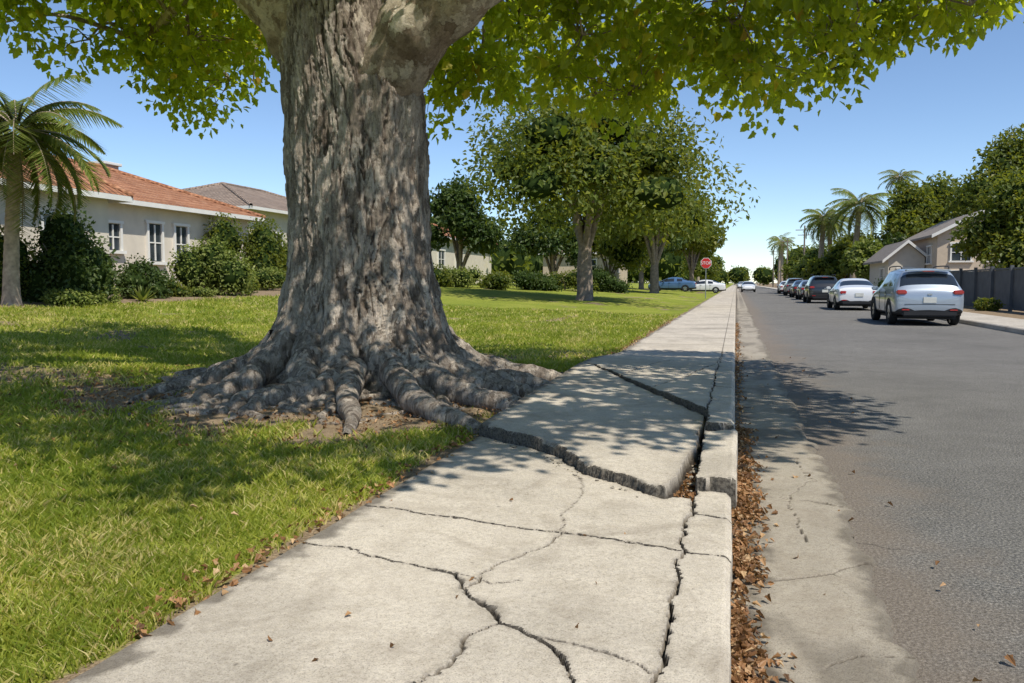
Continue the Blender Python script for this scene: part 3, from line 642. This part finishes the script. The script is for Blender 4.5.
# ------------------------------------------------------------ palms
M_ptrunk=simple('palm_trunk',(.34,.27,.20),.9,var=.35,sc=9)
def palm(name,x,y,h,fl,nf,tr,lean=0,thin=1.0,nl=34,wl=1.0):
    z=float(G(x,y));e=empty(name,(x,y,z));t=Tubes()
    n=40;s=np.linspace(0,1,n);r=tr*(1.15-.35*s+.35*np.exp(-s*14))*(1+.06*np.sin(s*n*3.1))
    t.add(np.stack([lean*s**1.5,0*s,h*s-.05],-1),r,12,.05,6)
    V=[];r0=[]
    top=np.array([lean,0,h])
    for i in range(nf):
        a=2.4*i;up=1.2-1.9*(i/nf)+.1*rng.normal()
        d=np.array([math.cos(a),math.sin(a),0]);L=fl*rng.uniform(.85,1.1)
        q=np.linspace(0,1,12);ang=up-q*1.5
        step=L/11;c=np.cumsum(np.cos(ang))*step;zc=np.cumsum(np.sin(ang))*step
        P=top+d*c[:,None]+np.array([0,0,1.])*zc[:,None]
        t.add(P,np.linspace(.025,.005,12)*thin,4)
        side=np.array([-d[1],d[0],0])
        for kx in range(3,nl):
            f=kx/nl;p=np.array([np.interp(f,q,P[:,m]) for m in range(3)])
            ll=L*.30*math.sin(math.pi*min(1,.12+f*.9))**.6*thin
            for sg in (-1,1):
                dr=side*sg*.8+d*.55+np.array([0,0,-.35-.35*rng.random()]);dr/=np.linalg.norm(dr)
                w=np.cross(dr,[0,0,1.]);w=w/np.linalg.norm(w)*.030*fl/2.2*wl
                V+= [p-w,p+w,p+dr*ll];r0+=[rng.random()]*3
    t.make('trunk_and_ribs',M_ptrunk,e)
    mk('fronds',np.array(V),np.arange(len(V)),np.arange(len(V)//3)*3,M_palm,e,rnd=r0);return e
palm('palm_tree',-15.5,14.15,3.75,2.25,42,.15,.35,1.0,48,1.0)
palm('palm_tree',-17.4,14.6,1.4,1.3,16,.12,.1)
palm('palm_tree',8.9,95,8.2,2.9,34,.3,.3,1.2,22,1.6)
palm('palm_tree',10.6,100,8.0,2.9,34,.3,-.3,1.2,22,1.6)
palm('palm_tree',10.4,80,8.2,3.2,36,.28,.4,1.2,22,1.6)
palm('palm_tree',16.6,96,12.4,2.3,30,.2,.3,1.2,20,1.6)
palm('palm_tree',8.8,170,9,3,22,.3,0,1.5,14,2);palm('palm_tree',9.8,200,11,3.2,22,.3,0,1.5,14,2);palm('palm_tree',-8,180,10,3.2,22,.3,0,1.5,14,2)
# ------------------------------------------------------------ houses
M_wall=simple('stucco_cream',(.64,.575,.475),.9,var=.07,sc=2);M_wall2=simple('stucco_tan',(.52,.43,.33),.9,var=.08);M_wall3=simple('stucco_pale',(.60,.55,.46),.9,var=.06)
M_trim=simple('white_trim',(.74,.72,.67),.6,var=.04);M_glass=simple('window_glass',(.035,.045,.055),.08,spec=.9,var=.3,sc=1.5)
M_stone=simple('chimney_brick',(.40,.30,.25),.9,var=.2,sc=8)
def tile(name,cols,axis):
    m,nt,o=newmat(name);v=pos(nt)
    s=N_(nt,'ShaderNodeSeparateXYZ');nt.links.new(v,s.inputs[0])
    a=s.outputs['Y'] if axis=='y' else s.outputs['X']
    rib=math_(nt,'SINE',math_(nt,'MULTIPLY',a,2*math.pi/.24))
    row=math_(nt,'FRACT',math_(nt,'MULTIPLY',s.outputs['Z'],1/.14))
    n=noise(nt,v,3.2,4,.7);n2=noise(nt,v,.6,3)
    c=ramp(nt,n,[(.25,cols[0]),(.5,cols[1]),(.75,cols[2])])
    c=mix(nt,.6,c,ramp(nt,n2,[(.3,(.7,.68,.66)),(.7,(1.15,1.1,1.05))]),'MULTIPLY')
    c=mix(nt,.75,c,ramp(nt,row,[(0,(.35,.33,.32)),(.25,(1,1,1))]),'MULTIPLY')
    h=math_(nt,'ADD',rib,math_(nt,'MULTIPLY',row,-.6))
    prin(nt,o,c,.85,bump(nt,h,1.0,.05),spec=.2);return m
TC=[(.26,.11,.06),(.42,.20,.11),(.55,.31,.19)];TG=[(.20,.15,.125),(.32,.25,.20),(.42,.34,.28)]
TR=(tile('terracotta_tile_a',TC,'y'),tile('terracotta_tile_b',TC,'x'));TB=(tile('brown_tile_a',TG,'y'),tile('brown_tile_b',TG,'x'))
def hip(e,name,x0,x1,y0,y1,z,rise,mats,oh=.5,hipf=1.0):
    x0-=oh;x1+=oh;y0-=oh;y1+=oh
    if x1-x0<y1-y0: h=(x1-x0)/2*hipf;cxm=(x0+x1)/2;A_,B_=(cxm,y0+h,z+rise),(cxm,y1-h,z+rise);F=[(0,1,4),(1,2,5,4),(2,3,5),(3,0,4,5)];mi=[1,0,1,0]
    else: h=(y1-y0)/2*hipf;cym=(y0+y1)/2;A_,B_=(x0+h,cym,z+rise),(x1-h,cym,z+rise);F=[(0,1,5,4),(1,2,5),(2,3,4,5),(3,0,4)];mi=[1,0,1,0]
    V=[(x0,y0,z),(x1,y0,z),(x1,y1,z),(x0,y1,z),A_,B_]
    pyd(name,V,F,list(mats),e,midx=mi)
    t=Tubes()
    for a,b in ((0,4),(1,4 if F[0]==(0,1,4) else 5),(2,5),(3,5 if F[0]==(0,1,4) else 4),(4,5)):
        n=14;P=np.linspace(V[a],V[b],n);P[:,2]+=.02;t.add(P,.09,8,.12,7)
    t.make(name+'_ridge_tiles',mats[1],e)
    for nm,c,s in (('f1',((x0+x1)/2,y0+.02,z-.085),(x1-x0-.02,.04,.16)),('f2',((x0+x1)/2,y1-.02,z-.085),(x1-x0-.02,.04,.16)),('f3',(x0+.02,(y0+y1)/2,z-.085),(.04,y1-y0-.1,.16)),('f4',(x1-.02,(y0+y1)/2,z-.085),(.04,y1-y0-.1,.16))):
        box(name+'_fascia_'+nm,c,s,M_trim,e)
    pyd(name+'_soffit',[(x0+.05,y0+.05,z-.06),(x1-.05,y0+.05,z-.06),(x1-.05,y1-.05,z-.06),(x0+.05,y1-.05,z-.06)],[(0,3,2,1)],M_trim,e)
def win(e,side,p,c,z,w_,h_,k):
    sg={'x+':1,'x-':-1,'y-':-1}[side];t=.06
    def b(nm,du,dz,su,sz,dep,mat,off):
        if side[0]=='x': box(f'window_{k}_{nm}',(p+sg*off,c+du,z+dz),(dep,su,sz),mat,e)
        else: box(f'window_{k}_{nm}',(c+du,p+sg*off,z+dz),(su,dep,sz),mat,e)
    b('glass',0,0,w_-.04,h_-.04,.03,M_glass,.012)
    b('left',-w_/2,0,t*1.6,h_+.1,.11,M_trim,.04);b('right',w_/2,0,t*1.6,h_+.1,.11,M_trim,.04)
    b('head',0,h_/2+.05,w_+.2,t*1.6,.13,M_trim,.045);b('sill',0,-h_/2-.05,w_+.26,t*1.8,.18,M_trim,.07)
    b('mid',0,0,t*.8,h_-.09,.05,M_trim,.035);b('rail',0,.0,w_-.12,t*.7,.045,M_trim,.036)
def house(name,x0,x1,y0,y1,eave,rise,wall,mats,wins,hipf=1.0,wing=None,chim=None):
    e=empty(name);zb=-.3
    box('walls',((x0+x1)/2,(y0+y1)/2,(eave+zb)/2),(x1-x0,y1-y0,eave-zb-.12),wall,e)
    hip(e,'roof',x0,x1,y0,y1,eave,rise,mats,hipf=hipf)
    if wing:
        a,b,c,d,ev,rs=wing;box('wing_walls',((a+b)/2,(c+d)/2,(ev+zb)/2),(b-a,d-c,ev-zb-.12),wall,e);hip(e,'wing_roof',a,b,c,d,ev,rs,mats)
    if chim: 
        box('chimney',(chim[0],chim[1],chim[2]/2),(.8,.8,chim[2]),M_stone,e,.02);box('chimney_cap',(chim[0],chim[1],chim[2]+.06),(1.0,1.0,.12),M_trim,e,.02)
    for k,wn in enumerate(wins): win(e,*wn,k)
    return e
house('stucco_house',-28,-20,11,30,4.0,1.75,M_wall,TR,[('x+',-20,24.2,2.65,.75,1.35),('x+',-20,25.6,2.65,.75,1.35),('x+',-20,22.2,2.75,.7,.9),('x+',-20,28.4,2.55,.8,1.3),('x+',-18.3,14.6,2.4,1.6,1.4),('x+',-18.3,18.2,2.4,1.0,1.4)],wing=(-20.05,-18.3,11.5,20.2,3.85,.9),chim=(-25.5,28.0,6.1))
house('stucco_house',-34,-24,36,50,5.1,1.9,M_wall3,TB,[('x+',-24,38.5,3.2,1.2,1.3),('x+',-24,42,3.2,1.6,1.3),('y-',36,-27,3.2,1.4,1.3),('y-',36,-31,3.2,1.4,1.3)])
house('stucco_house',-32,-21.5,55,70,4.7,2.0,M_wall3,TR,[('x+',-21.5,57,3,1.4,1.3),('x+',-21.5,61,3,1.6,1.3),('y-',55,-24,3,1.6,1.3),('y-',55,-28,3,1.6,1.3)])
house('stucco_house',-20,-12.5,84,96,4.4,2.0,M_wall2,TB,[('x+',-12.5,88,3,1.6,1.3),('y-',84,-15,3,1.6,1.3)])
M_roofg=simple('shingle_roof',(.24,.205,.175),.9,var=.25,sc=6)
def gable(name,x0,x1,y0,y1,z0,ev,rise,wall,wins,e=None,tag=''):
    e=e or empty(name);xm=(x0+x1)/2
    V=[(x0,y0,z0),(x1,y0,z0),(x1,y0,ev),(xm,y0,ev+rise),(x0,y0,ev),(x0,y1,z0),(x1,y1,z0),(x1,y1,ev),(xm,y1,ev+rise),(x0,y1,ev)]
    pyd(tag+'walls',V,[(0,1,2,3,4),(5,9,8,7,6),(0,4,9,5),(1,6,7,2)],wall,e)
    o_=.45;sl_=rise/(xm-x0)
    for nm,a,b in (('roof_left',x0-o_,xm),('roof_right',x1+o_,xm)):
        za=ev-sl_*o_+.03;zb_=ev+rise+.03
        V=[(a,y0-o_,za),(b,y0-o_,zb_),(b,y1+o_,zb_),(a,y1+o_,za),(a,y0-o_,za+.14),(b,y0-o_,zb_+.14),(b,y1+o_,zb_+.14),(a,y1+o_,za+.14)]
        pyd(tag+nm,V,[(0,1,2,3),(4,7,6,5),(0,4,5,1),(3,2,6,7),(0,3,7,4)],M_roofg,e)
        V=[(a,y0-o_-.03,za-.06),(b,y0-o_-.03,zb_-.06),(b,y0-o_-.03,zb_+.16),(a,y0-o_-.03,za+.16)];pyd(tag+nm+'_barge',V,[(0,1,2,3)],M_trim,e)
    for k,wn in enumerate(wins): win(e,*wn,tag+str(k))
    return e
g=gable('gabled_house',12.6,17.5,58,68,-.2,4.4,1.3,M_wall2,[('y-',58,14.0,3.2,1.2,1.1),('y-',58,16.2,3.2,1.2,1.1),('x-',12.6,60,3.1,1.2,1.1),('x-',12.6,64,3.1,1.2,1.1),('y-',58,14,1.3,1.4,1.3)])
gable('',10.2,12.5,61,69,-.2,3.0,1.0,M_wall3,[('x-',10.2,63,1.6,1.4,1.2),('y-',61,11.3,1.6,1.0,1.2)],g,'garage_')
# ------------------------------------------------------------ fences
M_fence=simple('grey_fence',(.10,.105,.11),.7,var=.15);M_wood=simple('fence_wood',(.52,.48,.42),.8,var=.12)
e=empty('slat_fence')
V=[];F=[]
def addbox(c,s):
    b=len(V)
    for dz in (-.5,.5):
        for dx,dy in ((-.5,-.5),(.5,-.5),(.5,.5),(-.5,.5)): V.append((c[0]+dx*s[0],c[1]+dy*s[1],c[2]+dz*s[2]))
    for f in ((3,2,1,0),(4,5,6,7),(0,1,5,4),(1,2,6,5),(2,3,7,6),(3,0,4,7)): F.append(tuple(b+i for i in f))
for y in np.arange(16,46,.16): addbox((10.6,y,.95),(.03,.145,1.6+.02*random.random()))
for y in np.arange(16,46.1,2.5): addbox((10.53,y,1.0),(.12,.12,1.85))
addbox((10.6,31,1.80),(.09,30.2,.07))
pyd('slats',V,F,M_fence,e)
V=[];F=[];e=empty('picket_fence')
for y in np.arange(30.5,37,.14): addbox((-20.2,y,1.75),(.03,.10,1.6))
addbox((-20.15,33.7,2.3),(.06,6.6,.1));addbox((-20.15,33.7,1.3),(.06,6.6,.1))
pyd('pickets',V,F,M_wood,e)
for (x,y,r_,h,m) in [(9.6,24,.6,.8,M_leafM),(9.7,27.5,.5,.6,M_leafL),(9.9,36,.5,.6,M_leafM),(9.5,47,1.0,1.5,M_leafM),(9.6,52,1.2,2.2,M_leafD)]:
    shrub('shrub',x,y,r_,h,1500,.11,m,3)
# ------------------------------------------------------------ stop sign, poles
M_red=simple('sign_red',(.55,.03,.03),.4,var=.03);M_white=simple('sign_white',(.8,.8,.8),.4,var=.02);M_metal=simple('galvanised',(.35,.36,.36),.45,metal=.7)
e=empty('stop_sign',(-2.05,58,.15))
def ngon(name,r,y,mat,n=8,z=2.45):
    V=[(r*math.cos(2*math.pi*(i+.5)/n),y,z+r*math.sin(2*math.pi*(i+.5)/n)) for i in range(n)];V+= [(a,y+.006,c) for a,b,c in V]
    pyd(name,V,[tuple(range(n)),tuple(range(2*n-1,n-1,-1))]+[(i,n+i,n+(i+1)%n,(i+1)%n) for i in range(n)],mat,e)
ngon('plate_border',.40,0,M_white);ngon('plate_face',.37,-.012,M_red)
box('post',(0,.05,1.3),(.06,.05,2.9),M_metal,e,.005)
tc=bpy.data.curves.new('lettering','FONT');tc.body='STOP';tc.size=.30;tc.align_x='CENTER';tc.align_y='CENTER';tc.extrude=.003;tc.materials.append(M_white)
to=bpy.data.objects.new('lettering',tc);to.location=(0,-.02,2.45);to.rotation_euler=(R(90),0,0);link(to,e)
M_pole=simple('pole_wood',(.2,.16,.13),.9)
for (x,y,h) in ((9.0,118,9),(9.2,160,9.5),(8.9,210,9.5)):
    e=empty('utility_pole',(x,y,.1));t=Tubes();t.add(np.linspace((0,0,0),(0,0,h),8),np.linspace(.15,.1,8),10);t.add(np.linspace((-1.2,0,h-.6),(1.2,0,h-.6),4),.06,6);t.add(np.linspace((-.9,0,h-1.3),(.9,0,h-1.3),4),.05,6);t.make('pole',M_pole,e)
# ------------------------------------------------------------ cars
M_tyre=simple('tyre_rubber',(.02,.02,.02),.85);M_rim=simple('alloy',(.45,.46,.47),.3,metal=.8);M_black=simple('black_plastic',(.018,.018,.02),.6)
M_cglass=simple('car_glass',(.02,.025,.03),.05,spec=1.0);M_tail=simple('tail_light',(.40,.012,.01),.2,spec=.8);M_head=simple('head_light',(.6,.6,.62),.15,spec=.9);M_plate=simple('number_plate',(.6,.6,.55),.5)
def paint(n,c): return simple('car_paint_'+n,c,.28,0,.5,.8,var=.02)
PW=paint('white',(.70,.71,.72));PSB=simple('car_paint_silver',(.36,.41,.47),.32,.4,.5,.8,var=.02);PB=paint('black',(.02,.021,.024));PBL=paint('blue',(.06,.13,.26));PG=paint('grey',(.16,.17,.18))
SUV=[(-2.27,.40,.62,.80,.84,.80,.72,0,0),(-2.22,.30,.60,.98,1.03,.88,.79,0,0),(-2.12,.26,.60,1.04,1.12,.91,.78,0,1),(-1.80,.25,.60,1.07,1.56,.92,.66,0,0),(-1.62,.25,.60,1.07,1.63,.92,.66,1,0),(-.80,.24,.60,1.05,1.67,.92,.67,0,0),(-.70,.24,.60,1.05,1.67,.92,.67,1,0),(.20,.24,.60,1.03,1.65,.92,.66,0,0),(.30,.24,.60,1.02,1.64,.92,.66,1,0),(.50,.24,.60,1.02,1.60,.92,.65,1,1),(1.20,.25,.58,1.00,1.08,.91,.78,0,0),(1.95,.26,.56,.90,.96,.89,.74,0,0),(2.18,.30,.52,.78,.84,.84,.66,0,0),(2.27,.36,.50,.62,.66,.72,.55,0,0)]
SED=[(-2.37,.38,.55,.74,.78,.76,.68,0,0),(-2.32,.28,.55,.92,.98,.85,.74,0,0),(-2.20,.24,.56,.97,1.06,.88,.76,0,0),(-1.70,.22,.56,.97,1.08,.90,.74,0,1),(-1.05,.21,.56,.97,1.38,.90,.60,1,0),(-.45,.21,.56,.95,1.44,.90,.60,0,0),(-.37,.21,.56,.95,1.44,.90,.60,1,0),(.35,.21,.55,.93,1.42,.90,.59,1,1),(1.15,.22,.54,.90,.98,.89,.72,0,0),(2.0,.23,.52,.80,.86,.86,.68,0,0),(2.25,.27,.48,.70,.75,.80,.6,0,0),(2.35,.33,.45,.56,.60,.66,.5,0,0)]
def car(name,x,y,rz,kind,pm,z=0):
    st=SUV if kind=='suv' else SED;e=empty(name,(x,y,z),rz)
    V=[];F=[];mi=[]
    for s in st:
        yy_,zl,zm,zb,zt,w_,wt,_,_=s
        hp=[(w_*.90,zl),(w_*.985,zl+.12),(w_,zm),(w_*.995,zb-.10),(w_*.955,zb),(wt+.02,zt-.07),(wt*.80,zt-.012),(0,zt+.012)]
        ring=hp+[(-a,b) for a,b in hp[-2::-1]]
        V+=[(a,yy_,b) for a,b in ring]
    m=15
    for i in range(len(st)-1):
        sg,tg_=st[i][7],st[i][8]
        for j in range(m):
            a=i*m+j;b=i*m+(j+1)%m;F.append((a,b,b+m,a+m))
            if j in (4,9): mi.append(1 if sg else 0)
            elif j in (5,6,7,8): mi.append(1 if tg_ else 0)
            elif j in (0,13,14): mi.append(2)
            else: mi.append(0)
    F.append(tuple(range(m))[::-1]);mi.append(0);F.append(tuple((len(st)-1)*m+i for i in range(m)));mi.append(0)
    o=pyd('body',V,F,[pm,M_cglass,M_black],e,True,mi)
    s=o.modifiers.new('s','SUBSURF');s.levels=2;s.render_levels=2
    W=.92 if kind=='suv' else .90;R0=.36 if kind=='suv' else .32;yr=-1.36;yf=1.42
    rear=st[0][0];zL=.96 if kind=='suv' else .80
    for k,(sx,wy_) in enumerate(((1,yr),(-1,yr),(1,yf),(-1,yf))):
        bm=bmesh.new();n=32
        prof_=[(R0*.60,-.02),(R0*.62,.0),(R0*.90,.015),(R0*.985,-.01),(R0,-.05),(R0,-.17),(R0*.9,-.21)]
        rings=[]
        for r_,o_ in prof_: rings.append([bm.verts.new((sx*(W-.0+o_),wy_+r_*math.cos(t*2*math.pi/n),R0+r_*math.sin(t*2*math.pi/n))) for t in range(n)])
        for a_,b_ in zip(rings[:-1],rings[1:]):
            for t in range(n): bm.faces.new((a_[t],a_[(t+1)%n],b_[(t+1)%n],b_[t]))
        me=bpy.data.meshes.new(f'tyre_{k}');bm.to_mesh(me);bm.free();me.materials.append(M_tyre);link(bpy.data.objects.new(f'tyre_{k}',me),e)
        VV=[];FF=[];n=24;r_=R0*.61
        for t in range(n): VV.append((sx*(W-.07),wy_+r_*math.cos(t*2*math.pi/n),R0+r_*math.sin(t*2*math.pi/n)))
        FF.append(tuple(range(n)));mm=[1]
        for q in range(5):
            a=q*2*math.pi/5+.3;b=len(VV)
            for rr_,hw in ((.03,.035),(r_,.05)):
                for sg in (-1,1): VV.append((sx*(W-.012),wy_+rr_*math.cos(a)-sg*hw*math.sin(a),R0+rr_*math.sin(a)+sg*hw*math.cos(a)))
            FF.append((b,b+1,b+3,b+2));mm.append(0)
        pyd(f'rim_{k}',VV,FF,[M_rim,M_black],e,midx=mm)
        VV=[];FF=[];n=20;ri=R0*1.0;ro=R0*1.17
        for t in range(n+1):
            a=math.pi*(t/n)*1.12-.06*math.pi
            for rr_,xo in ((ri,.012),(ro,.010),(ro,-.03)): VV.append((sx*(W+xo),wy_+rr_*math.cos(a),R0+rr_*math.sin(a)))
        for t in range(n):
            b=t*3;FF.append((b,b+1,b+4,b+3));FF.append((b+1,b+2,b+5,b+4))
        pyd(f'arch_{k}',VV,FF,M_black,e)
    for sx in (1,-1):
        box(f'tail_light_{sx}',(sx*(.73 if kind=='suv' else .66),rear+.07,zL),(.27,.16,.13 if kind=='suv' else .14),M_tail,e,.03)
        box(f'head_light_{sx}',(sx*.62,2.20,.68),(.30,.14,.12),M_head,e,.03)
        box(f'mirror_{sx}',(sx*(W+.06),.72,1.06 if kind=='suv' else .98),(.20,.10,.14),pm,e,.03)
        for q,yy_ in enumerate((-.75,.25)):
            box(f'door_gap_{sx}_{q}',(sx*(W-.002),yy_,.68),(.012,.014,.62),M_black,e)
            box(f'handle_{sx}_{q}',(sx*(W+.008),yy_+.22-.3,.88),(.03,.18,.03),pm,e,.008)
        box(f'reflector_{sx}',(sx*.62,rear-.0,.46),(.20,.03,.035),M_tail,e,.008)
        if kind=='suv':
            t=Tubes();t.add(smoothpoly([(sx*.62,-1.5,1.63),(sx*.63,-1.3,1.71),(sx*.63,.2,1.72),(sx*.62,.45,1.63)],14),.018,6);t.make(f'roof_rail_{sx}',M_black,e)
    box('number_plate',(0,rear-.012,.74 if kind=='suv' else .70),(.34,.02,.16),M_plate,e,.004)
    if kind=='suv':
        box('tailgate_gap',(0,rear+.005,.62),(1.3,.015,.014),M_black,e);box('emblem',(0,rear+.0,.90),(.12,.02,.05),M_rim,e,.008)
        box('roof_spoiler',(0,-1.86,1.585),(1.16,.22,.045),pm,e,.015);box('brake_light',(0,-1.965,1.56),(.3,.02,.02),M_tail,e)
    box('rear_bumper_trim',(0,rear+.035,.36),(1.42,.12,.18),M_black,e,.04)
    box('front_grille',(0,2.24,.50),(.9,.08,.16),M_black,e,.02)
    box('underbody_panel',(0,0,.22),(1.5,3.9,.06),M_black,e)
    return e
car('parked_suv',5.30,27.3,0,'suv',PSB)
car('parked_car',5.25,40.5,0,'sed',PW)
car('parked_suv',5.1,53,0,'suv',PB)
car('parked_car',5.3,63,0,'sed',PG);car('parked_car',5.4,72,0,'sed',PB);car('parked_suv',5.4,81,0,'suv',PG);car('parked_car',5.5,95,0,'sed',PW)
car('oncoming_car',1.6,112,math.pi,'sed',PW);car('oncoming_car',2.6,160,math.pi,'sed',PG);car('parked_car',1.2,175,math.pi,'sed',PW)
car('parked_car',-6.2,82,math.pi/2,'sed',PBL,.35);car('parked_car',-3.4,88,math.pi/2,'sed',PW,.12)
print('OBJS',len(bpy.data.objects))
